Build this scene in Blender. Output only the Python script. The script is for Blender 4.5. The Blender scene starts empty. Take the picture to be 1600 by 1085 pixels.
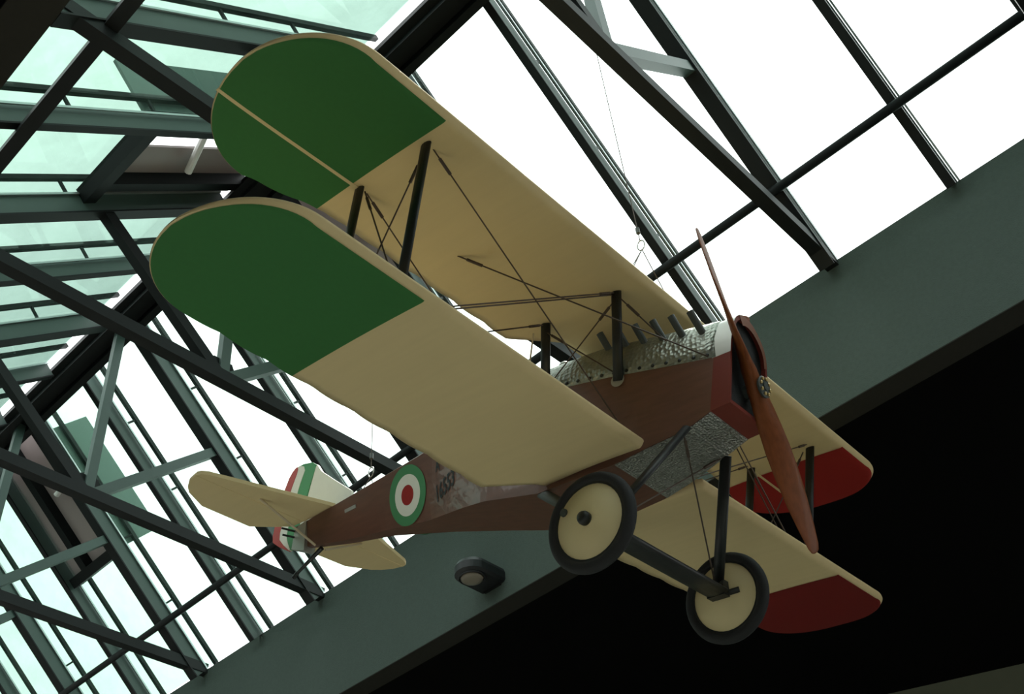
import bpy, math, random
from mathutils import Matrix, Vector
random.seed(7)
S = bpy.context.scene
COL = S.collection

# ------------------------------------------------------------------ camera
EYE = 1.6
R_CAM = ((0.71562136, 0.69528241, -0.06684641),
         (-0.51938959, 0.46569767, -0.71649155),
         (-0.46703375, 0.54745598, 0.69438564))       # rows: right, down, forward
cam_d = bpy.data.cameras.new('camera'); cam = bpy.data.objects.new('camera', cam_d); COL.objects.link(cam)
cam_d.sensor_width = 36.0; cam_d.lens = 36.0 * 1684.2 / 1600.0
cam_d.clip_start = 0.05; cam_d.clip_end = 500
r_, d_, f_ = (Vector(v).normalized() for v in R_CAM)
M = Matrix((( r_.x, -d_.x, -f_.x, 0), (r_.y, -d_.y, -f_.y, 0), (r_.z, -d_.z, -f_.z, EYE), (0, 0, 0, 1)))
cam.matrix_world = M
S.camera = cam

# ------------------------------------------------------------------ light
W = bpy.data.worlds.new('sky'); S.world = W; W.use_nodes = True
bg = W.node_tree.nodes['Background']
bg.inputs['Color'].default_value = (0.95, 1.0, 0.99, 1); bg.inputs['Strength'].default_value = 2.9
sun_d = bpy.data.lights.new('sun', 'SUN'); sun_d.energy = 5.0; sun_d.angle = math.radians(3); sun_d.color = (1, .97, .92)
sun = bpy.data.objects.new('sun', sun_d); COL.objects.link(sun); sun.location = (0, 10, 30)
sun.rotation_euler = Vector((0.12, -0.50, -0.86)).to_track_quat('-Z', 'Y').to_euler()
S.view_settings.view_transform = 'Standard'; S.view_settings.look = 'None'
S.view_settings.gamma = 1; S.view_settings.use_curve_mapping = False
S.view_settings.exposure = 0.14
S.cycles.transparent_max_bounces = 24
S.cycles.max_bounces = 8; S.cycles.diffuse_bounces = 5

# ------------------------------------------------------------------ materials
def mat(name, col, rough=.6, metal=0., noise=0., nscale=8., bump=0., bscale=40., stretch=(1, 1, 1), coat=0., spec=.5):
    m = bpy.data.materials.new(name); m.use_nodes = True
    nt = m.node_tree; b = nt.nodes['Principled BSDF']
    b.inputs['Base Color'].default_value = (*col, 1); b.inputs['Roughness'].default_value = rough
    b.inputs['Metallic'].default_value = metal; b.inputs['Coat Weight'].default_value = coat
    b.inputs['Specular IOR Level'].default_value = spec
    tc = nt.nodes.new('ShaderNodeTexCoord'); mp = nt.nodes.new('ShaderNodeMapping')
    mp.inputs['Scale'].default_value = stretch; nt.links.new(tc.outputs['Object'], mp.inputs['Vector'])
    if noise:
        n = nt.nodes.new('ShaderNodeTexNoise'); n.inputs['Scale'].default_value = nscale; n.inputs['Detail'].default_value = 6
        nt.links.new(mp.outputs[0], n.inputs['Vector'])
        mx = nt.nodes.new('ShaderNodeMix'); mx.data_type = 'RGBA'
        mx.inputs[6].default_value = (*[c * (1 - noise) for c in col], 1)
        mx.inputs[7].default_value = (*[min(1, c * (1 + noise)) for c in col], 1)
        nt.links.new(n.outputs['Fac'], mx.inputs[0]); nt.links.new(mx.outputs[2], b.inputs['Base Color'])
    if bump:
        n2 = nt.nodes.new('ShaderNodeTexNoise'); n2.inputs['Scale'].default_value = bscale; n2.inputs['Detail'].default_value = 4
        nt.links.new(mp.outputs[0], n2.inputs['Vector'])
        bp = nt.nodes.new('ShaderNodeBump'); bp.inputs['Strength'].default_value = bump; bp.inputs['Distance'].default_value = .02
        nt.links.new(n2.outputs['Fac'], bp.inputs['Height']); nt.links.new(bp.outputs[0], b.inputs['Normal'])
    return m

def hammered(name, col, scale, rough, strength):
    m = mat(name, col, rough, 1.0)
    nt = m.node_tree; b = nt.nodes['Principled BSDF']
    tc = nt.nodes.new('ShaderNodeTexCoord'); v = nt.nodes.new('ShaderNodeTexVoronoi'); v.inputs['Scale'].default_value = scale
    v.inputs['Randomness'].default_value = .55
    nt.links.new(tc.outputs['Object'], v.inputs['Vector'])
    bp = nt.nodes.new('ShaderNodeBump'); bp.inputs['Strength'].default_value = strength; bp.inputs['Distance'].default_value = .02
    nt.links.new(v.outputs['Distance'], bp.inputs['Height']); nt.links.new(bp.outputs[0], b.inputs['Normal'])
    return m

def glass_mat():
    # tinted, dusty roof glass: the longer the path through it, the greener and dimmer what lies behind
    m = bpy.data.materials.new('tinted_roof_glass'); m.use_nodes = True
    nt = m.node_tree; nt.nodes.clear()
    out = nt.nodes.new('ShaderNodeOutputMaterial'); tr = nt.nodes.new('ShaderNodeBsdfTransparent')
    gl = nt.nodes.new('ShaderNodeBsdfGlossy'); gl.inputs['Roughness'].default_value = .02
    df = nt.nodes.new('ShaderNodeBsdfDiffuse'); df.inputs['Color'].default_value = (.35, .5, .44, 1)
    lw = nt.nodes.new('ShaderNodeLayerWeight'); lw.inputs['Blend'].default_value = .5
    rp = nt.nodes.new('ShaderNodeValToRGB'); e = rp.color_ramp.elements
    e[0].position = 0.; e[0].color = (.95, .97, .96, 1)
    e[1].position = 1.; e[1].color = (.2, .27, .24, 1)
    for pos, c in ((.20, (.90, .95, .93)), (.38, (.56, .69, .62)), (.57, (.46, .55, .51))):
        n = e.new(pos); n.color = (*c, 1)
    fr0 = nt.nodes.new('ShaderNodeMath'); fr0.operation = 'POWER'; fr0.inputs[1].default_value = 5
    nt.links.new(lw.outputs['Facing'], fr0.inputs[0])
    fr = nt.nodes.new('ShaderNodeMath'); fr.operation = 'MULTIPLY_ADD'; fr.inputs[1].default_value = .7; fr.inputs[2].default_value = .02
    nt.links.new(fr0.outputs[0], fr.inputs[0])
    tc = nt.nodes.new('ShaderNodeTexCoord'); ns = nt.nodes.new('ShaderNodeTexNoise')
    ns.inputs['Scale'].default_value = 1.7; ns.inputs['Detail'].default_value = 9; ns.inputs['Roughness'].default_value = .7
    nt.links.new(tc.outputs['Object'], ns.inputs['Vector'])
    mr = nt.nodes.new('ShaderNodeMapRange'); mr.inputs['From Min'].default_value = .35; mr.inputs['From Max'].default_value = .75
    mr.inputs['To Min'].default_value = .0; mr.inputs['To Max'].default_value = .10
    nt.links.new(ns.outputs['Fac'], mr.inputs['Value'])
    m1 = nt.nodes.new('ShaderNodeMixShader'); m2 = nt.nodes.new('ShaderNodeMixShader')
    nt.links.new(lw.outputs['Facing'], rp.inputs[0]); nt.links.new(rp.outputs[0], tr.inputs['Color'])
    nt.links.new(mr.outputs[0], m1.inputs[0]); nt.links.new(tr.outputs[0], m1.inputs[1]); nt.links.new(df.outputs[0], m1.inputs[2])
    nt.links.new(fr.outputs[0], m2.inputs[0]); nt.links.new(m1.outputs[0], m2.inputs[1]); nt.links.new(gl.outputs[0], m2.inputs[2])
    nt.links.new(m2.outputs[0], out.inputs['Surface'])
    return m

MT = dict(
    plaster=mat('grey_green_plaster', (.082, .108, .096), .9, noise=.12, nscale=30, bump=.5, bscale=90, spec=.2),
    soffit=mat('shaded_plaster_soffit', (.028, .027, .023), .95, noise=.1, nscale=20, spec=.1),  # plaster with the shade under the eaves beams put into its colour
    black=mat('near_black_ceiling', (.004, .004, .004), .95, spec=.02),  # one even near-black colour for every ceiling slab
    backwall=mat('olive_grey_wall', (.20, .21, .15), .9, noise=.05, spec=.1),
    wall=mat('pale_wall', (.5, .49, .46), .9),
    floor=mat('pale_stone_floor', (.62, .60, .55), .6, noise=.06, nscale=2),
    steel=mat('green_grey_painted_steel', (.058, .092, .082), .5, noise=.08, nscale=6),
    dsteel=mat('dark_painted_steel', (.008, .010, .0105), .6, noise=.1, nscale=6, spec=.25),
    ridge=mat('black_green_steel', (.004, .006, .006), .6, spec=.2),
    alu=mat('bare_aluminium_rail', (.45, .5, .5), .35, .8),
    vent=mat('brown_grey_vent_panel', (.30, .245, .24), .55, noise=.25, nscale=1.5, stretch=(1, .3, 1)),
    white=mat('white_enamel', (.8, .8, .78), .4),
    glass=glass_mat(),
    cream=mat('doped_cream_linen', (.66, .52, .28), .62, noise=.05, nscale=3, stretch=(.5, 6, 1), bump=.12, bscale=3, spec=.3),
    green=mat('green_dope', (.038, .155, .042), .7, noise=.06, nscale=30, spec=.2),
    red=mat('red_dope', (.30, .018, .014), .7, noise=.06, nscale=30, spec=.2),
    white_dope=mat('white_dope', (.72, .72, .62), .6, noise=.05, nscale=12),
    wood=mat('varnished_plywood', (.125, .050, .030), .42, noise=.35, nscale=5, stretch=(.6, 5, 5), coat=.25),
    nose=mat('red_brown_metal', (.18, .036, .026), .4, noise=.15, nscale=5, coat=.1, spec=.25),
    prop=mat('varnished_walnut', (.20, .058, .017), .55, noise=.35, nscale=7, stretch=(8, 3, 1), coat=.05, spec=.15),
    strut=mat('black_painted_wood', (.012, .014, .014), .45),
    duct=mat('dark_grey_green_tube', (.05, .06, .055), .5),
    wire=mat('brown_steel_wire', (.07, .045, .03), .5, .3),
    lightwire=mat('pale_rod', (.55, .45, .3), .5),
    tyre=mat('black_rubber', (.012, .0125, .014), .75, bump=.15, bscale=80),
    disc=mat('cream_wheel_cover', (.72, .60, .33), .6, noise=.05, nscale=6, bump=.1, bscale=5),
    radiator=mat('dark_radiator_core', (.012, .016, .018), .6, bump=.6, bscale=300),
    copper=mat('copper_header', (.26, .10, .06), .4, .5),
    brass=mat('brass_bolts', (.45, .33, .14), .4, .9),
    cowl=hammered('burnished_aluminium', (.34, .36, .315), 30, .48, .6),
    belly=hammered('dimpled_aluminium', (.33, .34, .31), 55, .42, .9),
    silver=mat('dull_silver', (.42, .42, .385), .45, .6),
    lamp=mat('black_lamp_housing', (.008, .009, .011), .5),
    lens=mat('frosted_lens', (.22, .19, .15), .3),
    red_shaded=mat('shaded_red_dope', (.17, .013, .011), .7, noise=.06, nscale=30, spec=.2),  # red dope darkened for the weaker light on the lower port tip
    flap=mat('grey_green_flap', (.13, .19, .165), .6),
    text=mat('black_stencil_paint', (.012, .02, .02), .7),
    green2=mat('rudder_green', (.05, .26, .09), .6),
    red2=mat('rudder_red', (.42, .05, .04), .6),
    roundel_green=mat('roundel_green', (.045, .22, .08), .6),
)

def fabric(m):
    nt = m.node_tree; b = nt.nodes['Principled BSDF']; tc = nt.nodes.new('ShaderNodeTexCoord')
    wv = nt.nodes.new('ShaderNodeTexWave'); wv.bands_direction = 'Y'; wv.inputs['Scale'].default_value = .92
    wv.inputs['Distortion'].default_value = 1.6; wv.inputs['Detail'].default_value = 3; wv.inputs['Detail Scale'].default_value = 1.2
    nt.links.new(tc.outputs['Object'], wv.inputs['Vector'])
    bp = nt.nodes.new('ShaderNodeBump'); bp.inputs['Strength'].default_value = .22; bp.inputs['Distance'].default_value = .02
    nt.links.new(wv.outputs['Fac'], bp.inputs['Height']); nt.links.new(bp.outputs[0], b.inputs['Normal'])
for k_ in ('cream',): fabric(MT[k_])

# ------------------------------------------------------------------ helpers
def obj(name, verts, faces, m, parent=None, smooth=False, label=None, cat=None, group=None, kind=None):
    me = bpy.data.meshes.new(name); me.from_pydata([tuple(v) for v in verts], [], faces); me.update()
    if m: me.materials.append(m)
    if smooth:
        me.polygons.foreach_set('use_smooth', [True] * len(me.polygons))
    o = bpy.data.objects.new(name, me); COL.objects.link(o)
    if parent: o.parent = parent
    return tag(o, label, cat, group, kind)
def tag(o, label=None, cat=None, group=None, kind=None):
    if label: o['label'] = label
    if cat: o['category'] = cat
    if group: o['group'] = group
    if kind: o['kind'] = kind
    return o
def empty(name, label=None, cat=None, loc=(0, 0, 0), **k):
    o = bpy.data.objects.new(name, None); o.empty_display_size = .2; COL.objects.link(o); o.location = loc
    return tag(o, label, cat, **k)
BOXF = [(0, 3, 2, 1), (4, 5, 6, 7), (0, 1, 5, 4), (1, 2, 6, 5), (2, 3, 7, 6), (3, 0, 4, 7)]
def boxv(a, b):
    (x0, y0, z0), (x1, y1, z1) = a, b
    return [(x0, y0, z0), (x1, y0, z0), (x1, y1, z0), (x0, y1, z0), (x0, y0, z1), (x1, y0, z1), (x1, y1, z1), (x0, y1, z1)]
def merge(*parts):
    V, F = [], []
    for v, f in parts:
        n = len(V); V += list(v); F += [tuple(i + n for i in q) for q in f]
    return V, F
def frame(p, q, hint=(0, 0, 1)):
    p, q = Vector(p), Vector(q); d = (q - p).normalized(); h = Vector(hint)
    if abs(d.dot(h)) > .98: h = Vector((1, 0, 0))
    s = d.cross(h).normalized(); u = s.cross(d).normalized()
    return p, q, d, s, u
def bar(p, q, w, h, hint=(0, 0, 1), off=0.):
    """rectangular bar p->q: w across, h along hint; off shifts along hint"""
    p, q, d, s, u = frame(p, q, hint)
    V = []
    for c in (p, q):
        for a, b in ((-1, -1), (1, -1), (1, 1), (-1, 1)):
            V.append(c + s * (a * w / 2) + u * (b * h / 2 + off))
    return V, [(0, 3, 2, 1), (4, 5, 6, 7), (0, 1, 5, 4), (1, 2, 6, 5), (2, 3, 7, 6), (3, 0, 4, 7)]
def tube(p, q, r, n=8, r2=None, asp=1., hint=(0, 0, 1)):
    """round (or streamlined when asp != 1) rod; asp stretches along hint"""
    p, q, d, s, u = frame(p, q, hint); r2 = r if r2 is None else r2
    V = []
    for c, rr in ((p, r), (q, r2)):
        for i in range(n):
            a = 2 * math.pi * i / n
            V.append(c + s * (math.cos(a) * rr) + u * (math.sin(a) * rr * asp))
    F = [(i, (i + 1) % n, n + (i + 1) % n, n + i) for i in range(n)] + [tuple(range(n))[::-1], tuple(range(n, 2 * n))]
    return V, F
def polytube(pts, r, n=8):
    pts = [Vector(p) for p in pts]; V, F = [], []
    for i, p in enumerate(pts):
        d = (pts[min(i + 1, len(pts) - 1)] - pts[max(i - 1, 0)]).normalized()
        h = Vector((0, 0, 1)) if abs(d.z) < .9 else Vector((1, 0, 0))
        s = d.cross(h).normalized(); u = s.cross(d)
        V += [p + s * (r * math.cos(2 * math.pi * k / n)) + u * (r * math.sin(2 * math.pi * k / n)) for k in range(n)]
    for i in range(len(pts) - 1):
        F += [(i * n + k, i * n + (k + 1) % n, (i + 1) * n + (k + 1) % n, (i + 1) * n + k) for k in range(n)]
    F += [tuple(range(n))[::-1], tuple(range(len(V) - n, len(V)))]
    return V, F
def lathe(profile, n=32, cap=True):
    """profile of (radius, y) about the y axis"""
    V, F = [], []
    for r, y in profile:
        V += [(r * math.cos(2 * math.pi * k / n), y, r * math.sin(2 * math.pi * k / n)) for k in range(n)]
    for i in range(len(profile) - 1):
        F += [(i * n + k, (i + 1) * n + k, (i + 1) * n + (k + 1) % n, i * n + (k + 1) % n) for k in range(n)]
    if cap: F += [tuple(range(n)), tuple(range(len(V) - n, len(V)))[::-1]]
    return V, F
def loft(rings, closed=True, caps=False):
    n = len(rings[0]); V = [p for r in rings for p in r]; F = []
    for i in range(len(rings) - 1):
        for k in range(n if closed else n - 1):
            F.append((i * n + k, i * n + (k + 1) % n, (i + 1) * n + (k + 1) % n, (i + 1) * n + k))
    if caps: F += [tuple(range(n))[::-1], tuple(range(len(V) - n, len(V)))]
    return V, F
def interp(x, table):
    """table of (x, a, b, ..) sorted by falling or rising x"""
    t = sorted(table)
    if x <= t[0][0]: return t[0][1:]
    for a, b in zip(t, t[1:]):
        if x <= b[0]:
            k = (x - a[0]) / (b[0] - a[0]); return tuple(u + (v - u) * k for u, v in zip(a[1:], b[1:]))
    return t[-1][1:]

# ------------------------------------------------------------------ the hall
ZK, YF, YN, TAN = 8.2 + EYE, 8.055, 0.771, 0.9          # eaves height, far and near eaves, roof pitch
ZB = 6.525 + EYE                                        # underside of the eaves beams
YR = 4.27; ZC = ZB + .10                                # ridge, dark ceilings
XL, XR = -24.0, 5.0
struct = dict(kind='structure')
def slab(name, a, b, m): return obj(name, boxv(a, b), BOXF, m, **struct)
slab('floor', (XL, -9, -.2), (14, 18, 0), MT['floor'])
slab('wall_back', (XL, YF, ZB), (XR + .3, YF + .278, ZK), MT['plaster'])
slab('shade_strip_1', (XL, YF, ZB - .012), (XR + .3, YF + .278, ZB), MT['soffit'])  # thin added slab carrying the painted shade of the beam's underside
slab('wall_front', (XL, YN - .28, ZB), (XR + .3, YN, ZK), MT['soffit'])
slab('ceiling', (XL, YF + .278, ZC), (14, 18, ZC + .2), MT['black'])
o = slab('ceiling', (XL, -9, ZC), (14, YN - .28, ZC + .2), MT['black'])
slab('wall_left', (XL - .3, -9, 0), (XL, 18, 13.5), MT['wall'])
slab('wall_right', (14, -9, 0), (14.3, 18, ZC), MT['wall'])
slab('wall_near', (XL, -9.3, 0), (14, -9, ZC), MT['wall'])
# gable end of the roof light
obj('wall_gable', [(XR, YN, ZK - .2), (XR, YF, ZK - .2), (XR, YR, ZK + 3.5), (XR + .2, YN, ZK - .2), (XR + .2, YF, ZK - .2), (XR + .2, YR, ZK + 3.5)],
    [(0, 2, 1), (3, 4, 5), (0, 1, 4, 3), (1, 2, 5, 4), (2, 0, 3, 5)], MT['plaster'], **struct)
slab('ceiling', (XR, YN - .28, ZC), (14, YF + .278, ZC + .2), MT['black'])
# skewed far wall beyond the dark ceiling
pa, pb = Vector((-5.09, 14.44, 0)), Vector((-4.10, 14.86, 0)); dr = (pb - pa).normalized()
v, f = bar(pa - dr * 14 + Vector((0, 0, ZC / 2)), pa + dr * 16 + Vector((0, 0, ZC / 2)), .25, ZC, (0, 0, 1))
nv = Vector((-dr.y, dr.x, 0)) * .125
obj('wall_far', [p + nv for p in v], f, MT['backwall'], **struct)

# roof planes.  A rises from the far eaves to the ridge, B from the near eaves to the ridge
def A(x, y, h=0.):   # point at height h above (normal to) roof plane A
    n = Vector((0, TAN, 1)).normalized(); return Vector((x, y, ZK + (YF - y) * TAN)) + n * h
def B(x, y, h=0.):
    n = Vector((0, -TAN, 1)).normalized(); return Vector((x, y, ZK + (y - YN) * TAN)) + n * h
NA, NB = Vector((0, TAN, 1)).normalized(), Vector((0, -TAN, 1)).normalized()
X0, DX = -1.015, 1.398
MX = {k: X0 - DX * k for k in range(-4, 16)}
A_TOP, B_TOP = 4.50, 3.95
A_PUR, B_PUR = 7.15, 1.34
VENTS = {('A', 9): 6.35, ('A', 4): 6.35, ('B', 4): 2.40}     # bay after mullion k -> lower end of the vent

win = {'A': empty('window_1', kind='structure'), 'B': empty('window_2', kind='structure')}
for side in 'AB':
    P, N = (A, NA) if side == 'A' else (B, NB)
    lo, hi, pur = (YF, A_TOP, 7.34) if side == 'A' else (YN, B_TOP, 1.416)
    w = win[side]
    for k in sorted(MX):
        x = MX[k]; truss = k % 2 == 1
        if k < 15 and k >= -4:
            xa, xb = MX[k + 1] + .03, x - .03
            top = VENTS.get((side, k), hi)
            for a, b in ((lo, pur), (pur, top)):
                q = .012 if b > a else -.012
                a_, b_ = a + q, b - q
                v = [P(xa, a_, 0), P(xb, a_, 0), P(xb, b_, 0), P(xa, b_, 0), P(xa, a_, .014), P(xb, a_, .014), P(xb, b_, .014), P(xa, b_, .014)]
                fc = BOXF if side == 'B' else [tuple(reversed(t)) for t in BOXF]
                obj('pane', v, fc, MT['glass'], w)
            obj('glazing_bar', *bar(P(xa, pur, .0), P(xb, pur, .0), .03, .06, N), MT['dsteel'], w)
        if not truss:
            mu = obj('mullion', *bar(P(x, lo, 0), P(x, hi, 0), .07, .20, N, -.10), MT['steel'], w)
            obj('mullion_flange', *bar(P(x, lo, -.21), P(x, hi, -.21), .095, .02, N), MT['dsteel'], mu)
        # outer maintenance rail standing off the glass
        L = (P(x, hi, 0) - P(x, lo, 0)).length
        parts = [bar(P(x, lo + (.4 if side == 'A' else -.4), .24), P(x, 4.32, .24), .06, .06, N)]
        for i in range(1, 4):
            y = lo + (hi - lo) * i / 4 + .1 * math.sin(k * 2.1)
            c = P(x, y, .0); parts.append(bar(c, P(x, y, .24), .03, .03, (1, 0, 0)))
        r = obj('glazing_rail', *merge(*parts), MT['dsteel'], w)
        obj('glazing_cap', *bar(P(x + .07, lo, -.015), P(x + .07, hi, -.015), .02, .025, N), MT['alu'], w)

# ridge beam
obj('ridge_beam', *merge(
    (boxv((XL, 4.06, ZK + 2.80), (XR, 4.50, ZK + 2.90)), BOXF), (boxv((XL, 4.16, ZK + 2.70), (XR, 4.26, ZK + 2.80)), BOXF),
    (boxv((XL, 4.40, ZK + 2.68), (XR, 4.50, ZK + 2.80)), BOXF)), MT['ridge'],
    label='long black-green steel ridge beam where both glass slopes meet', cat='beam')
# purlins
obj('purlin', *tube((XL, A_PUR, 8.616 + EYE), (XR, A_PUR, 8.616 + EYE), .05, 10), MT['dsteel'], smooth=True,
    label='thin dark steel purlin rod running parallel to the far plaster beam', cat='beam')
obj('purlin', *bar((XL, B_PUR, 8.31 + EYE), (XR, B_PUR, 8.31 + EYE), .12, .12), MT['dsteel'],
    label='dark square steel purlin crossing the glass at the upper left corner', cat='beam')

# trusses
tl = {-3: None, -1: 'dark steel roof truss at the far right corner of the skylight',
      1: 'dark steel roof truss in the bright panes right of the propeller tip',
      3: 'dark steel roof truss passing behind the upper green wingtip',
      5: 'dark steel roof truss whose tie beam ends behind the fuselage beside the roundel',
      7: 'dark steel roof truss whose tie beam runs just below the tailplane',
      9: 'dark steel roof truss whose tie beam crosses the lower left corner',
      11: 'farthest dark steel roof truss at the left edge'}
for k in (-3, -1, 1, 3, 5, 7, 9, 11, 13):
    x = MX[k]
    t = empty('roof_truss', tl.get(k) or ('dark steel roof truss beyond the left edge of the view' if k == 13 else 'dark steel roof truss beyond the right edge of the view'), 'roof truss', (x, YR, ZK), group='skylight roof trusses')
    def part(name, vf, m): 
        v, f = vf; return obj(name, [Vector(p) - Vector((x, YR, ZK)) for p in v], f, m, t)
    YM = 4.43
    part('tie_beam', bar((x, YN, ZK), (x, YF, ZK), .14, .15), MT['dsteel'])
    part('king_post', bar((x, YM, ZK), (x, YM - .1, ZK + 2.8), .12, .10, (1, 0, 0)), MT['steel'])
    a = A(x, 6.2, -.25); b = B(x, 2.55, -.25)
    part('web_strut', bar((x, YM + .05, ZK), a, .13, .12, (1, 0, 0)), MT['steel'])
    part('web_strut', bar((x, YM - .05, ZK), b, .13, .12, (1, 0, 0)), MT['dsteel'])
    part('rafter', bar(A(x, YF, 0), A(x, A_TOP, 0), .11, .25, NA, -.125), MT['steel'])
    part('rafter', bar(B(x, YN, 0), B(x, B_TOP, 0), .11, .25, NB, -.125), MT['steel'])
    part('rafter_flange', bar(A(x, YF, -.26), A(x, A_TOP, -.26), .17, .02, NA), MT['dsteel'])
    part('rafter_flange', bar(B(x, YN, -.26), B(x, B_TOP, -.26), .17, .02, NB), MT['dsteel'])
    g = [(x, YM - .22, ZK + .02), (x, YM + .22, ZK + .02), (x, YM + .1, ZK + .26), (x, YM - .14, ZK + .26)]
    part('gusset_plate', ([(p[0] - .008, p[1], p[2]) for p in g] + [(p[0] + .008, p[1], p[2]) for p in g],
         [(0, 1, 2, 3), (7, 6, 5, 4), (0, 4, 5, 1), (1, 5, 6, 2), (2, 6, 7, 3), (3, 7, 4, 0)]), MT['dsteel'])

# opaque vents set in three bays
vl = {('A', 9): 'brown-grey roof vent near the ridge at the lower left',
      ('A', 4): 'brown-grey roof vent glimpsed between the two green wingtips',
      ('B', 4): 'brown-grey roof vent with white rod left of the upper green wingtip'}
for (side, k), ylo in VENTS.items():
    P, N = (A, NA) if side == 'A' else (B, NB)
    hi = A_TOP if side == 'A' else 4.10
    xa, xb = MX[k + 1] + .06, MX[k] - .06
    org = P((xa + xb) / 2, (ylo + hi) / 2, 0)
    t = empty('roof_vent', vl[(side, k)], 'roof vent', org, group='roof vents')
    def part(name, vf, m): 
        v, f = vf; return obj(name, [Vector(p) - org for p in v], f, m, t)
    def quad(x0, x1, y0, y1, h, th):
        v = [P(x0, y0, h), P(x1, y0, h), P(x1, y1, h), P(x0, y1, h), P(x0, y0, h + th), P(x1, y0, h + th), P(x1, y1, h + th), P(x0, y1, h + th)]
        return v, BOXF
    sp = xa + (.40 if side == 'A' else .24)
    gap = .50 if side == 'B' else .0
    part('panel', quad(xa - .04, sp, ylo, hi, .03, .03), MT['vent'])
    part('panel', quad(sp, xb - gap, ylo, hi, .05, .03), MT['vent'])
    part('divider', bar(P(sp, ylo, -.03), P(sp, hi, -.03), .14, .16, N), MT['ridge'])
    part('frame', merge(bar(P(xa, ylo, -.05), P(xb, ylo, -.05), .16, .18, N), bar(P(xb, ylo, 0), P(xb, hi, 0), .05, .12, N)), MT['ridge'])
    part('open_flap', quad(xb - .03, xb + .01, ylo, hi + (.25 if side == 'A' else -.25), .12, .66), MT['flap'])
    ym = ylo + (hi - ylo) * (.55 if side == 'A' else .42)
    part('actuator_rod', tube(P(xb - .05, ym, .06), P(xb - .75 if side == 'B' else xb - .5, ym + .08, -.10), .045, 10), MT['white'])

# wall lamp on the far beam: flat rounded body standing out from the wall, frosted lens under its outer end
LW, LR, LT = .55, .20, .17                                # reach, end radius, thickness
org = Vector((-7.50, YF, 6.74 + EYE))
t = empty('wall_lamp', 'black rounded wall lamp with frosted lens fixed to the plaster beam', 'lamp', org)
ol = [(LR * 1.0, 0.0)] + [(LR * math.cos(a), -LW + LR - LR * math.sin(a)) for a in [math.pi * i / 18 for i in range(19)]] + [(-LR * 1.0, 0.0)]
rings = []
for sc, z in ((.86, 0), (1., .03), (1., LT - .05), (.9, LT)):
    rings.append([(x * sc, (y + LW / 2) * (sc if y < -.1 else 1) - LW / 2, z) for x, y in ol])
obj('housing', *loft(rings, caps=True), MT['lamp'], t)
rim = [(.150, .004), (.165, -.008), (.150, -.022), (.138, -.012)]
v, f = lathe(rim + [rim[0]], 28, False); obj('lens_rim', [(p[0], p[2] - LW + LR + .0, p[1]) for p in v], f, MT['lamp'], t, smooth=True)
v, f = lathe([(.138, .0), (.125, -.03), (.08, -.05), (.01, -.056)], 28); obj('lens', [(p[0], p[2] - LW + LR, p[1]) for p in v], f, MT['lens'], t, smooth=True)
obj('mount', boxv((-.13, -.03, -.02), (.13, 0, LT + .04)), BOXF, MT['lamp'], t)

# ------------------------------------------------------------------ the biplane (x forward, y to port, z up)
RP = ((0.987012, -0.048298, 0.153214), (0.058159, 0.996470, -0.060543), (-0.149749, 0.068668, 0.986337))
TP = (-3.121254, 5.194151, 4.461291 + EYE)
plane = empty('biplane', 'cream, green and red biplane with brown plywood fuselage hanging under the skylight', 'airplane')
plane.matrix_world = Matrix((( *RP[0], TP[0]), (*RP[1], TP[1]), (*RP[2], TP[2]), (0, 0, 0, 1)))
PW = plane.matrix_world.copy()
def pp(name, vf, m, parent=None, smooth=False, label=None):
    return obj(name, vf[0], vf[1], m, parent or plane, smooth, label)

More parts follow.
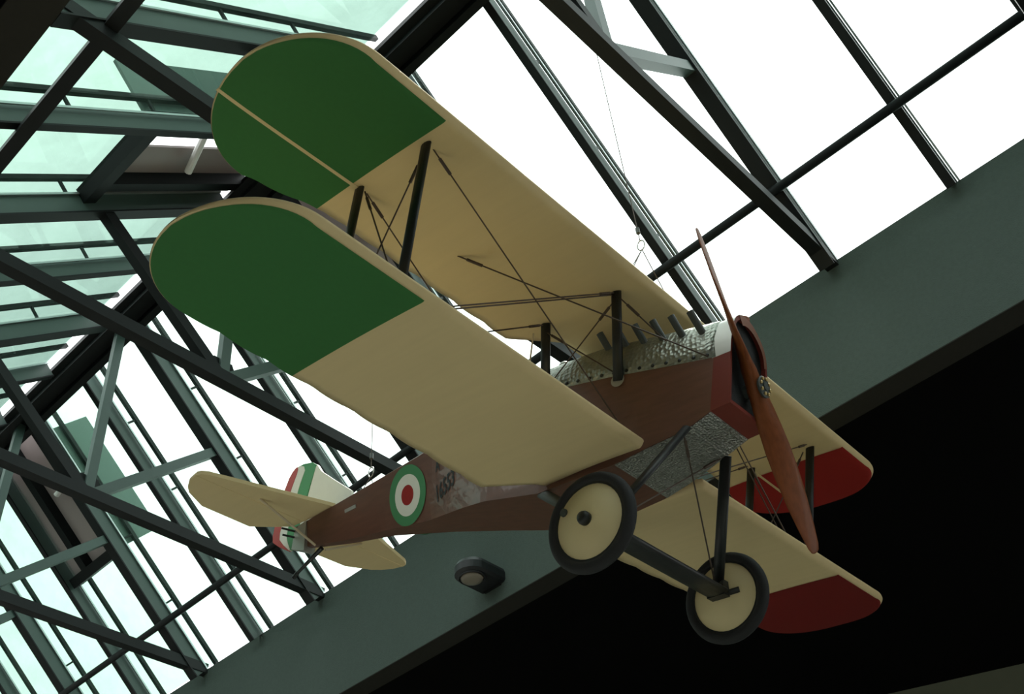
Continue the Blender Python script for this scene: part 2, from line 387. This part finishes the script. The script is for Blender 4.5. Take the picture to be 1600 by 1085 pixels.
# ---- wings
CH = [0, .004, .011, .02, .03, .042, .056, .075, .10, .15, .25, .38, .5, .62, .75, .86, .94, 1.0]
def naca(x): return (.2969 * math.sqrt(x) - .126 * x - .3516 * x * x + .2843 * x ** 3 - .1036 * x ** 4) / .1
class Wing:
    def __init__(s, le, tip, y_le, x_tip, te_pts, y_te, z0, dih, cut=None):
        s.le, s.tip, s.y_le, s.x_tip, s.te_pts, s.y_te, s.z0, s.dih, s.cut = le, tip, y_le, x_tip, te_pts, y_te, z0, dih, cut
    def LE(s, y):
        y = abs(y)
        if y <= s.y_le: return s.le
        u = min(1, (y - s.y_le) / (s.tip - s.y_le)); return s.le - (s.le - s.x_tip) * (1 - math.sqrt(1 - u * u))
    def TE(s, y, scal=True):
        y = abs(y)
        if y > s.y_te:
            u = min(1, (y - s.y_te) / (s.tip - s.y_te)); x1 = interp(s.y_te, s.te_pts)[0]
            return s.x_tip + (x1 - s.x_tip) * math.sqrt(1 - u * u)
        x = interp(y, s.te_pts)[0]
        if scal and y > .7: x += .020 * (1 - abs(math.cos(math.pi * (y - .7) / .345)) ** .7)
        return x
    def z(s, x, y, top=False):
        le, te = s.LE(y), s.TE(y); c = max(1e-4, le - te); k = min(1, max(0, (le - x) / c))
        f = min(1, max(0, (abs(y) - s.y_le + .1) / (s.tip - s.y_le + .1))); f = math.sqrt(max(0, 1 - f * f))
        u = .042 * max(0, 1 - k / .05) ** 2 + .012 * math.sin(math.pi * k)
        if top: u = u + .105 * naca(k)
        return s.z0 + s.dih * abs(y) + .038 + (u - .038) * f
    def ring(s, y):
        le, te = s.LE(y), s.TE(y); xs = [le - k * (le - te) for k in CH]
        lo = [(x, y, s.z(x, y)) for x in xs]; up = [(x, y, s.z(x, y, True) + .004) for x in xs[1:-1]]
        return lo + up[::-1]
    def stations(s, y0, y1):
        ys = []; n = int((s.y_le - y0) / .0575) + 1
        ys = [y0 + (s.y_le - y0) * i / n for i in range(n)]
        for i in range(19):
            ys.append(s.y_le + (s.tip - .0015 - s.y_le) * math.sin(math.pi / 2 * i / 18))
        return ys
    def skin(s, y0, inset_le, inset_te, inset_tip, sign):
        """painted field on the underside from y0 to the tip"""
        V, F = [], []; tip = s.tip - inset_tip
        ys = [y0] + [y for y in s.stations(.36 if s.dih else 0, s.tip) if y0 + .01 < y < tip - .002] + [tip]
        n = len(ys); m = len(CH) - 1
        for y in ys:
            u = (y - y0) / (tip - y0); yy = min(y + inset_tip * u ** 4, s.tip - 1e-4)
            q = 1 if y < s.y_le else 1 - .8 * ((y - s.y_le) / (s.tip - s.y_le)) ** .7
            le, te = s.LE(y), s.TE(y); a, b = s.LE(yy) - inset_le * q, s.TE(yy) + inset_te
            if a < b: a = b = (a + b) / 2
            for k in CH:
                x = min(a, max(b, le - k * (le - te))); V.append((x, sign * y, s.z(x, y) - .004))
        for i in range(n - 1):
            for j in range(m):
                q = (i * (m + 1) + j, i * (m + 1) + j + 1, (i + 1) * (m + 1) + j + 1, (i + 1) * (m + 1) + j)
                F.append(q if sign < 0 else q[::-1])
        return V, F

UP = Wing(.245, 3.585, 3.08, -.36, [(0, -.687), (.27, -.687), (.59, -.98), (.7, -.985), (2.45, -.955), (2.75, -1.03), (3.0, -1.085), (3.1, -1.09)], 3.02, 1.25, 0.0)
LO = Wing(.045, 3.66, 3.18, -.58, [(.36, -.80), (.43, -.846), (.64, -1.165), (.75, -1.172), (2.4, -1.125), (3.2, -1.11)], 3.18, 0.0, .019)
ysr = UP.stations(0, UP.tip)
ysr = sorted(set(ysr + [.27, .59]))
rings = [UP.ring(-y) for y in ysr[::-1]] + [UP.ring(y) for y in ysr[1:]]
uw = pp('upper_wing', loft(rings, caps=True), MT['cream'], smooth=True, label='upper wing of cream linen with scalloped trailing edge')
pp('painted_tip', UP.skin(2.505, .034, .004, .010, -1), MT['green'], uw, True, 'green painted underside of the wingtip')
pp('painted_tip', UP.skin(2.61, .034, .004, .010, 1), MT['red'], uw, True, 'red painted underside of the wingtip')
for sgn in (-1, 1):
    V = []; F = []; n = 14
    for i in range(n + 1):
        y = 2.45 + (3.545 - 2.45) * i / n; xh = -.622 - .02 * i / n
        for dx, dz in ((.012, .0065), (-.012, .0065), (-.012, .0), (.012, .0)): V.append((xh + dx, sgn * y, UP.z(xh + dx, y) - dz))
    for i in range(n):
        for k in range(4): F.append((i * 4 + k, i * 4 + (k + 1) % 4, i * 4 + 4 + (k + 1) % 4, i * 4 + 4 + k))
    pp('aileron_hinge_tape', (V, F), MT['cream'], uw, label='cream tape along the aileron hinge')
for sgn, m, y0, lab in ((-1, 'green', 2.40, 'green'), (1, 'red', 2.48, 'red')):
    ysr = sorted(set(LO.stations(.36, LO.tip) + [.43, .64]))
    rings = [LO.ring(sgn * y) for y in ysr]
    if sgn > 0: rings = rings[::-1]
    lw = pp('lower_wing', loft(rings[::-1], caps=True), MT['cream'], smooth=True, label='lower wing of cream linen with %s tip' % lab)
    pp('painted_tip', LO.skin(y0, .036, .004, .010, sgn), MT['red_shaded' if m == 'red' else m], lw, True, '%s painted underside of the wingtip' % lab)

# ---- fuselage
FT = [(.66, .235, .17, .24, .535), (.5, .24, .155, .245, .565), (.31, .245, .09, .262, .602), (0, .30, .03, .29, .663), (-.23, .32, -.01, .31, .708),
      (-.87, .365, -.03, .335, .83), (-1.42, .325, .11, .32, .84), (-1.73, .253, .18, .30, .83), (-2.19, .135, .27, .26, .815), (-2.8, .062, .40, .19, .82),
      (-3.3, .042, .475, .13, .822), (-4.05, .02, .63, .045, .83)]
DOME = [(.66, .40), (.5, .40), (-.4, .40), (-.87, .33), (-1.1, .22), (-1.6, .12), (-2.6, .045), (-4.05, .015)]
def side_pt(x, z, sgn=-1, off=0.):
    wb, zb, wt, zt = interp(x, FT); k = (z - zb) / (zt - zb)
    return (x, sgn * (wb + (wt - wb) * k + off), z)
def dome_pt(x, a, off=0.):
    wb, zb, wt, zt = interp(x, FT); h = interp(x, DOME)[0]
    c, s = math.cos(a), math.sin(a)
    return (x, (wt + off) * (abs(c) ** .85) * (1 if c > 0 else -1), zt + (h + off) * (abs(s) ** .9))
xs = [.5 - 4.55 * i / 60 for i in range(61)]
rings = []
for x in xs:
    wb, zb, wt, zt = interp(x, FT); up = [i / 8 for i in range(9)]
    q = .20 * max(0, min(1, (x - .2) / .3))                       # the front edge leans forward with the radiator
    rings.append([(x + q * (zt - zb) * k, -(wb + (wt - wb) * k), zb + (zt - zb) * k) for k in up] + [(x + q * (zt - zb) * k, wb + (wt - wb) * k, zb + (zt - zb) * k) for k in up[::-1]])
fus = pp('fuselage', loft(rings, caps=True), MT['wood'], label='varnished brown plywood fuselage tapering to the tail')
def dome_shell(x0, x1, n, off):
    R = []
    for i in range(n + 1):
        x = x0 + (x1 - x0) * i / n
        R.append([dome_pt(x, math.pi * j / 16, off) for j in range(17)])
    return R
cw = pp('engine_cowling', loft(dome_shell(.595, -.87, 14, .006), closed=True, caps=True), MT['cowl'], fus, True, 'burnished aluminium engine cowling')
pp('rear_decking', loft(dome_shell(-.87, -4.05, 14, .0), closed=True, caps=True), MT['wood'], fus, True)
# lower edge flange of cowling with fasteners
for sgn in (-1, 1):
    for i in range(13):
        x = .535 - i * .104
        wb, zb, wt, zt = interp(x, FT)
        v, f = lathe([(.014, -.004), (.014, .006), (.006, .010)], 8)
        pp('fastener', ([(x + p[0], sgn * (wt + .004 + p[1]), zt + .026 + p[2]) for p in v], f), MT['strut'], plane)
# dimpled aluminium belly panel
R = []
for x in (.50, .4, .31, .15, 0, -.12, -.232):
    wb, zb, wt, zt = interp(x, FT); R.append([(x, -wb + .006, zb - .004), (x, wb - .006, zb - .004), (x, wb - .006, zb + .01), (x, -wb + .006, zb + .01)])
pp('belly_panel', loft(R, caps=True), MT['belly'], fus, label='dimpled aluminium belly panel')
# nose ring and radiator
def nose_ring(x, sc=1.0, lean=.14, grow=0.):
    wb, zb, wt, zt, h = .24, .16, .245, .545, .405
    pts = [(-wb, zb)] + [(-wt, zt)]
    pts += [(-wt * math.cos(math.pi * j / 16), zt + h * math.sin(math.pi * j / 16) ** .9) for j in range(1, 16)]
    pts += [(wt, zt), (wb, zb)]
    zc = .52
    return [(x + lean * (min(z, .75) - .17), y * sc, zc + (z - zc) * sc) for y, z in pts]
r0, r1, r2, r3 = nose_ring(.502, 1.004, .20), nose_ring(.653, .985), nose_ring(.653, .90), nose_ring(.62, .90)
ns = pp('radiator_shell', loft([r0, r1, r2, r3], closed=True), MT['nose'], label='red-brown metal shell around the radiator')
n = len(r3)
pp('radiator_core', (r3, [tuple(range(n))]), MT['radiator'], ns, label='dark radiator core')
top = [[r[i] for i in range(1, n - 1)] for r in (nose_ring(.49, 1.010, .20), nose_ring(.656, .992))]
pp('shell_cap', loft([[*t] for t in top], closed=False), MT['silver'], ns, True, 'bare metal top of the radiator shell')
hd = [[r[i] for i in range(7, n - 2)] for r in (nose_ring(.657, .988), nose_ring(.660, .78))]
pp('header_tank', loft(hd, closed=False), MT['copper'], ns, False, 'worn copper header tank')
v, f = lathe([(.03, 0), (.035, .02), (.03, .035), (.05, .04), (.05, .06), (.02, .075)], 14)
pp('filler_cap', ([(.68 + p[0], .06 + p[2], .93 + p[1]) for p in v], f), MT['copper'], ns, True)
# exhaust stubs
for i in range(6):
    k = i / 5; b = Vector((.500 - .775 * k, -.192, .795 + .18 * k)); d = Vector((-.03, -.11, .165))
    vf = merge(tube(b - d * .4, b + d, .027, 14))
    e = pp('exhaust_stub', vf, MT['duct'], smooth=False, label='stubby dark exhaust pipe')
    pp('pipe_mouth', tube(b + d * 1.0, b + d * 1.01, .020, 12), MT['strut'], e)
# access disc, strut foot plate, hand hold
def side_disc(x, z, r, off, n=28, sgn=-1, flat=1.):
    c = side_pt(x, z, sgn, off); V = [c] + [side_pt(x + r * math.cos(2 * math.pi * i / n), z + r * flat * math.sin(2 * math.pi * i / n), sgn, off) for i in range(n)]
    return V, [((0, i + 1, (i + 1) % n + 1) if sgn > 0 else (0, (i + 1) % n + 1, i + 1)) for i in range(n)]
pp('access_cover', side_disc(-.12, .385, .055, .004), MT['wood'], fus)
for sgn in (-1, 1):
    pp('strut_foot_plate', side_disc(-.165, .655, .055, .008, sgn=sgn), MT['silver'], fus, label='dull silver foot plate')
    pp('hand_hold', ([side_pt(x, z, sgn, o) for o in (-.002, .006) for x, z in ((-3.28, .705), (-3.12, .700), (-3.12, .728), (-3.28, .733))],
       [(0, 1, 2, 3), (7, 6, 5, 4), (0, 4, 5, 1), (1, 5, 6, 2), (2, 6, 7, 3), (3, 7, 4, 0)]), MT['silver'], fus)
# roundels
def side_ring(x, z, ra, rb, off, sgn, n=40):
    V = []
    for r in (ra, rb):
        V += [side_pt(x + r * math.cos(2 * math.pi * i / n), z + r * math.sin(2 * math.pi * i / n), sgn, off) for i in range(n)]
    F = [(i, (i + 1) % n, n + (i + 1) % n, n + i) for i in range(n)]
    return V, F if sgn > 0 else [q[::-1] for q in F]
for sgn in (-1, 1):
    rd = pp('roundel', side_ring(-2.42, .562, .245, .168, .005, sgn), MT['green'], fus, label='green, white and red roundel')
    rd.data.materials[0] = MT['roundel_green'] if 'roundel_green' in MT else MT['green']
    pp('roundel_middle', side_ring(-2.42, .562, .168, .082, .005, sgn), MT['white_dope'], fus, label='white ring of the roundel')
    pp('roundel_centre', side_disc(-2.42, .562, .082, .005, sgn=sgn), MT['red'], fus, label='red centre of the roundel')
# serial number
def lettering(body, size, x0, z0, slope, name, sgn=-1):
    cu = bpy.data.curves.new(name, 'FONT'); cu.body = body; cu.size = size; cu.resolution_u = 3; cu.offset = .004
    tmp = bpy.data.objects.new(name + '_tmp', cu); COL.objects.link(tmp)
    bpy.context.view_layer.update()
    me = bpy.data.meshes.new_from_object(tmp.evaluated_get(bpy.context.evaluated_depsgraph_get()))
    V = [side_pt(x0 + .56 * v.co.x, z0 + slope * .56 * v.co.x + v.co.y, sgn, .005) for v in me.vertices]; F = [tuple(p.vertices) for p in me.polygons]
    bpy.data.objects.remove(tmp); bpy.data.curves.remove(cu); bpy.data.meshes.remove(me)
    if sgn < 0: pass
    return pp(name, (V, F), MT['text'], fus, label='black stencilled characters ' + body)
lettering('16553', .19, -2.06, .355, .25, 'serial_number')
lettering('A', .13, -2.03, .61, .10, 'stencilled_letter')

# ---- wind screen
pts = [(-.86 + .03 * math.sin(a), -.11 * math.cos(a), 1.15 + .11 * math.sin(a)) for a in [math.pi * i / 12 for i in range(13)]]
ws = pp('windscreen', polytube(pts, .010, 6), MT['silver'], fus, True)
pp('windscreen_pane', (pts + [(p[0] - .006, p[1], p[2]) for p in pts], [tuple(range(13)), tuple(range(13, 26))[::-1]]), MT['glass'], ws)
pp('windscreen_stay', tube((-.86, 0, 1.15), (-.83, 0, 1.26), .006, 6), MT['silver'], ws)

# ---- struts
def strut(name, a, b, chord=.085, thick=.038, m='strut', parent=None, hint=(1, 0, 0)):
    return pp(name, tube(a, b, thick / 2, 12, asp=chord / thick, hint=hint), MT[m], parent, True)
XF, XRr, YS = -.016, -.618, 2.443
for sgn in (-1, 1):
    strut('interplane_strut', (XF + .0, sgn * YS, 1.262), (XF - .20, sgn * (YS - .04), .055 + .05))
    strut('interplane_strut', (XRr, sgn * YS, 1.262), (XRr - .20, sgn * (YS - .04), .055 + .05))
    strut('cabane_strut', (0.0, sgn * .497, 1.262), (-.165, sgn * .305, .65), .085, .045)
    strut('cabane_strut', (-.635, sgn * .53, 1.262), (-.80, sgn * .345, .80), .085, .045)
    # undercarriage legs
    ax = Vector((-.108, sgn * .665, -.63))
    strut('undercarriage_leg', (.314, sgn * .244, .10), ax, .085, .045, 'strut')
    strut('undercarriage_leg', (-.86, sgn * .33, -.02), ax, .085, .045, 'duct')
    pp('axle_block', merge((boxv((ax.x - .07, ax.y - .04, ax.z - .06), (ax.x + .07, ax.y + .035, ax.z + .05)), BOXF), tube((ax.x + .06, ax.y + .05, ax.z - .02), (ax.x + .13, ax.y + .07, ax.z - .01), .022, 8)), MT['strut'])
    # wheel
    wy = sgn * .778
    wh = pp('wheel', ([(p[0] - .108, p[1] + wy, p[2] - .653) for p in lathe([(.246, -.026), (.262, -.026), (.262, .026), (.246, .026), (.246, -.026)], 40, False)[0]], lathe([(.246, -.026), (.262, -.026), (.262, .026), (.246, .026), (.246, -.026)], 40, False)[1]), MT['strut'], smooth=False, label='spoked wheel with cream cover and black tyre')
    prof = [(.290 + .040 * math.cos(a), .042 * math.sin(a)) for a in [2 * math.pi * i / 14 for i in range(15)]]
    v, f = lathe(prof, 48, False); pp('tyre', ([(p[0] - .108, p[1] + wy, p[2] - .653) for p in v], f), MT['tyre'], wh, True)
    for s2 in (-1, 1):
        v, f = lathe([(.249, s2 * .016), (.248, s2 * .024), (.03, s2 * .062), (.004, s2 * .064)], 40)
        pp('wheel_cover', ([(p[0] - .108, p[1] + wy, p[2] - .653) for p in v], f), MT['disc'], wh, True)
    v, f = lathe([(.045, sgn * .058), (.045, sgn * .085), (.036, sgn * .105), (.012, sgn * .11)], 16)
    h = pp('hub_cap', ([(p[0] - .108, p[1] + wy, p[2] - .653) for p in v], f), MT['strut'], wh, True)
    pp('valve_patch', ([(p[0] - .108 - .185, p[1] + wy, p[2] - .653 + .11) for p in lathe([(.028, sgn * .034), (.026, sgn * .046), (.01, sgn * .048)], 10)[0]], lathe([(.028, sgn * .034), (.026, sgn * .046), (.01, sgn * .048)], 10)[1]), MT['duct'], wh)
# axle fairing: streamlined beam between the wheels
R = []
for y in (-.66, -.3, .3, .66):
    R.append([(-.108 + .088 * math.cos(a), y, -.655 + .034 * math.sin(a)) for a in [2 * math.pi * i / 16 for i in range(16)]])
pp('axle_fairing', loft(R, caps=True), MT['strut'], smooth=True)
pp('axle', tube((-.108, -.80, -.653), (-.108, .80, -.653), .02, 10), MT['duct'])

# ---- rigging
def wire(a, b, r=.0055, m='wire', buckle=True, name='rigging_wire'):
    a, b = Vector(a), Vector(b)
    w = pp(name, tube(a, b, r, 6), MT[m])
    if buckle:
        d = (b - a).normalized(); pp('turnbuckle', tube(a + d * .07, a + d * .19, r * 2, 8), MT[m], w)
for s in (-1, 1):
    FTp, RTp = (XF, s * (YS - .06), 1.262), (XRr, s * (YS - .06), 1.262)
    FB, RB = (XF - .20, s * (YS - .09), .12), (XRr - .20, s * (YS - .09), .12)
    wire(FTp, (-.06, s * .33, .08)); 
    wire(RTp, (-.74, s * .38, .08))
    wire((-.01, s * .50, 1.255), FB); wire((-.03, s * .50, 1.245), (FB[0] - .05, FB[1], FB[2]), buckle=False)
    wire((-.645, s * .53, 1.255), RB)
    wire((XF - .06, s * (YS - .03), 1.22), RB); wire((XRr + .02, s * (YS - .03), 1.24), FB)
    wire((-.60, s * 1.54, 1.262), (.545, s * .255, .565))
    wire((-.02, s * .49, 1.20), (-.79, s * .345, .83)); wire((-.65, s * .52, 1.20), (-.16, s * .30, .70))
    wire((.02, s * .48, 1.20), (.24, s * .20, .82))
    wire((.28, s * .236, .09), (-.108, -s * .64, -.62))
    # thin pale aileron control rod
    wire((-.78, s * .50, 1.255), (-.92, s * .42, .86), .007, 'lightwire', False, 'control_rod')

# ---- propeller
HUB = Vector((.72, .018, .360)); DD = Vector((.078, -.606, .791)).normalized()
NN = Vector((.995, 0, -.10)); NN = (NN - DD * NN.dot(DD)).normalized(); TT = NN.cross(DD)
PR = [(-1.155, .045, .006), (-1.145, .085, .009), (-1.11, .122, .012), (-1.0, .165, .016), (-.8, .215, .024), (-.6, .225, .032), (-.42, .205, .042), (-.27, .17, .055), (-.13, .15, .105), (0, .15, .125),
      (.13, .15, .105), (.27, .17, .055), (.42, .205, .042), (.6, .225, .032), (.8, .215, .024), (1.0, .165, .016), (1.11, .122, .012), (1.15, .085, .009), (1.16, .045, .006)]
R = []
for r, c, th in PR:
    b = math.atan2(.26, max(abs(r), .16)); sg = 1 if r >= 0 else -1
    b = b * min(1, abs(r) / .22)
    cd = TT * math.cos(b) + NN * (math.sin(b) * sg)
    nd = DD.cross(cd).normalized()
    R.append([HUB + DD * r + cd * (c / 2 * math.cos(a)) + nd * (th / 2 * math.sin(a)) for a in [2 * math.pi * i / 20 for i in range(20)]])
pr = pp('propeller', loft(R, caps=True), MT['prop'], smooth=True, label='two-bladed varnished walnut propeller')
def on_axis(profile, n, o):
    s = NN.cross(DD); v, f = lathe(profile, n); return [o + s * p[0] + NN * p[1] + DD * p[2] for p in v], f
pp('hub_plate', on_axis([(.075, .05), (.078, .066), (.07, .070), (.03, .071), (.03, .08), (.01, .082)], 24, HUB), MT['duct'], pr)
for i in range(8):
    a = 2 * math.pi * i / 8; o = HUB + TT * (.058 * math.cos(a)) + DD * (.058 * math.sin(a))
    pp('hub_bolt', on_axis([(.013, .066), (.013, .080), (.006, .084)], 6, o), MT['brass'], pr)
pp('propeller_shaft', on_axis([(.05, -.16), (.05, .0)], 16, HUB), MT['duct'], pr)

# ---- tail
def plate(outline, z, th, axis=2):
    n = len(outline); V = []
    for o in (-th / 2, th / 2):
        for a, b in outline: V.append((a, b, z + o) if axis == 2 else (a, z + o, b))
    F = [tuple(range(n))[::-1], tuple(range(n, 2 * n))] + [(i, (i + 1) % n, n + (i + 1) % n, n + i) for i in range(n)]
    return V, F
for s in (-1, 1):
    tp = plate([(-3.47, s * .07), (-3.84, s * 1.17), (-3.88, s * 1.225), (-3.93, s * 1.24), (-3.915, s * .06)], .86, .035)
    ob = pp('tailplane', tp, MT['cream'], label='cream linen tailplane half')
    el = pp('elevator', plate([(-3.925, s * .06), (-3.94, s * 1.24), (-4.06, s * 1.215), (-4.16, s * 1.16), (-4.24, s * 1.09), (-4.37, s * .86), (-4.38, s * .32), (-4.22, s * .17), (-4.07, s * .06)], .858, .026), MT['cream'], label='cream linen elevator half')
    pp('tailplane_stay', tube((-3.86, s * .61, .845), (-3.70, s * .06, .54), .011, 8), MT['lightwire'])
hz = [(.64, -4.10, -4.16), (.72, -4.08, -4.30), (.80, -4.06, -4.41), (.87, -4.04, -4.425), (1.0, -4.01, -4.41), (1.13, -3.98, -4.39), (1.32, -3.925, -4.345), (1.45, -3.885, -4.29), (1.50, -3.95, -4.25), (1.53, -4.09, -4.21)]
ru = pp('rudder_post', tube((-4.07, 0, .64), (-3.89, 0, 1.44), .014, 8), MT['white_dope'])
for nm, a, b, m, lab in (('green_stripe', 0., .42, 'green2', 'green stripe of the rudder'), ('white_stripe', .42, .72, 'white_dope', 'white stripe of the rudder'), ('red_stripe', .72, 1., 'red2', 'red stripe of the rudder')):
    R = []
    for z, h, t in hz:
        x0, x1 = h + (t - h) * a, h + (t - h) * b
        R.append([(x0, -.016, z), (x1, -.013, z), (x1, .013, z), (x0, .016, z)])
    pc = pp('rudder' if a == 0 else nm, loft(R, caps=True), MT[m], None if a == 0 else rudder, label=lab)
    if a == 0: rudder = pc
pp('fin', plate([(-3.30, .835), (-3.34, .99), (-3.60, 1.19), (-3.80, 1.35), (-3.875, 1.45), (-4.035, .835)], 0, .03, 1), MT['white_dope'], label='pale linen fin')
pp('tail_skid', merge(tube((-3.68, 0, .53), (-4.0, 0, .375), .022, 10, .014), tube((-3.99, 0, .38), (-4.04, 0, .345), .020, 8)), MT['strut'])
pp('control_horn', merge(tube((-4.06, -.03, .80), (-4.10, -.16, .80), .01, 6), tube((-4.06, -.03, .74), (-4.10, -.14, .74), .01, 6)), MT['strut'])
pp('tail_cone', ([(-3.86, -.062, .54), (-3.86, -.075, .83), (-4.06, -.04, .83), (-4.10, -.02, .635), (-3.86, .062, .54), (-3.86, .075, .83), (-4.06, .04, .83), (-4.10, .02, .635)],
    [(0, 3, 2, 1), (4, 5, 6, 7), (0, 1, 5, 4), (1, 2, 6, 5), (2, 3, 7, 6), (3, 0, 4, 7)]), MT['silver'], fus, label='dull metal stern fairing')

# ------------------------------------------------------------------ suspension cables
def pw(*p): return PW @ Vector(p)
def cable(label, pts_low, ring, top):
    t = empty('suspension_cable', label, 'cable', ring, group='suspension cables')
    for p in pts_low:
        v, f = tube(p, ring, .004, 6); obj('sling', [Vector(q) - ring for q in v], f, MT['wire'], t)
    v, f = tube(ring + Vector((0, 0, .10)), top, .004, 6); obj('drop_cable', [Vector(q) - ring for q in v], f, MT['wire'], t)
    pts = [Vector((.035 * math.cos(a), 0, .05 + .055 * math.sin(a))) for a in [2 * math.pi * i / 14 for i in range(15)]]
    obj('shackle', *polytube(pts, .006, 6), MT['silver'], t)
    v, f = tube((0, 0, .20), (0, 0, .26), .018, 8); obj('clamp', v, f, MT['duct'], t)
rg = pw(-.06, .0, 2.02)
cable('thin steel cable and shackle above the upper wing centre', [pw(.02, -.45, 1.345), pw(.02, .45, 1.345), pw(-.55, .0, 1.33)], rg, A(rg.x, rg.y, -.01))
rg = pw(-3.10, 0, 1.05)
cable('thin steel cable and shackle holding up the rear fuselage', [pw(-3.10, -.10, .845), pw(-3.10, .10, .845)], rg, A(rg.x, rg.y, -.01))
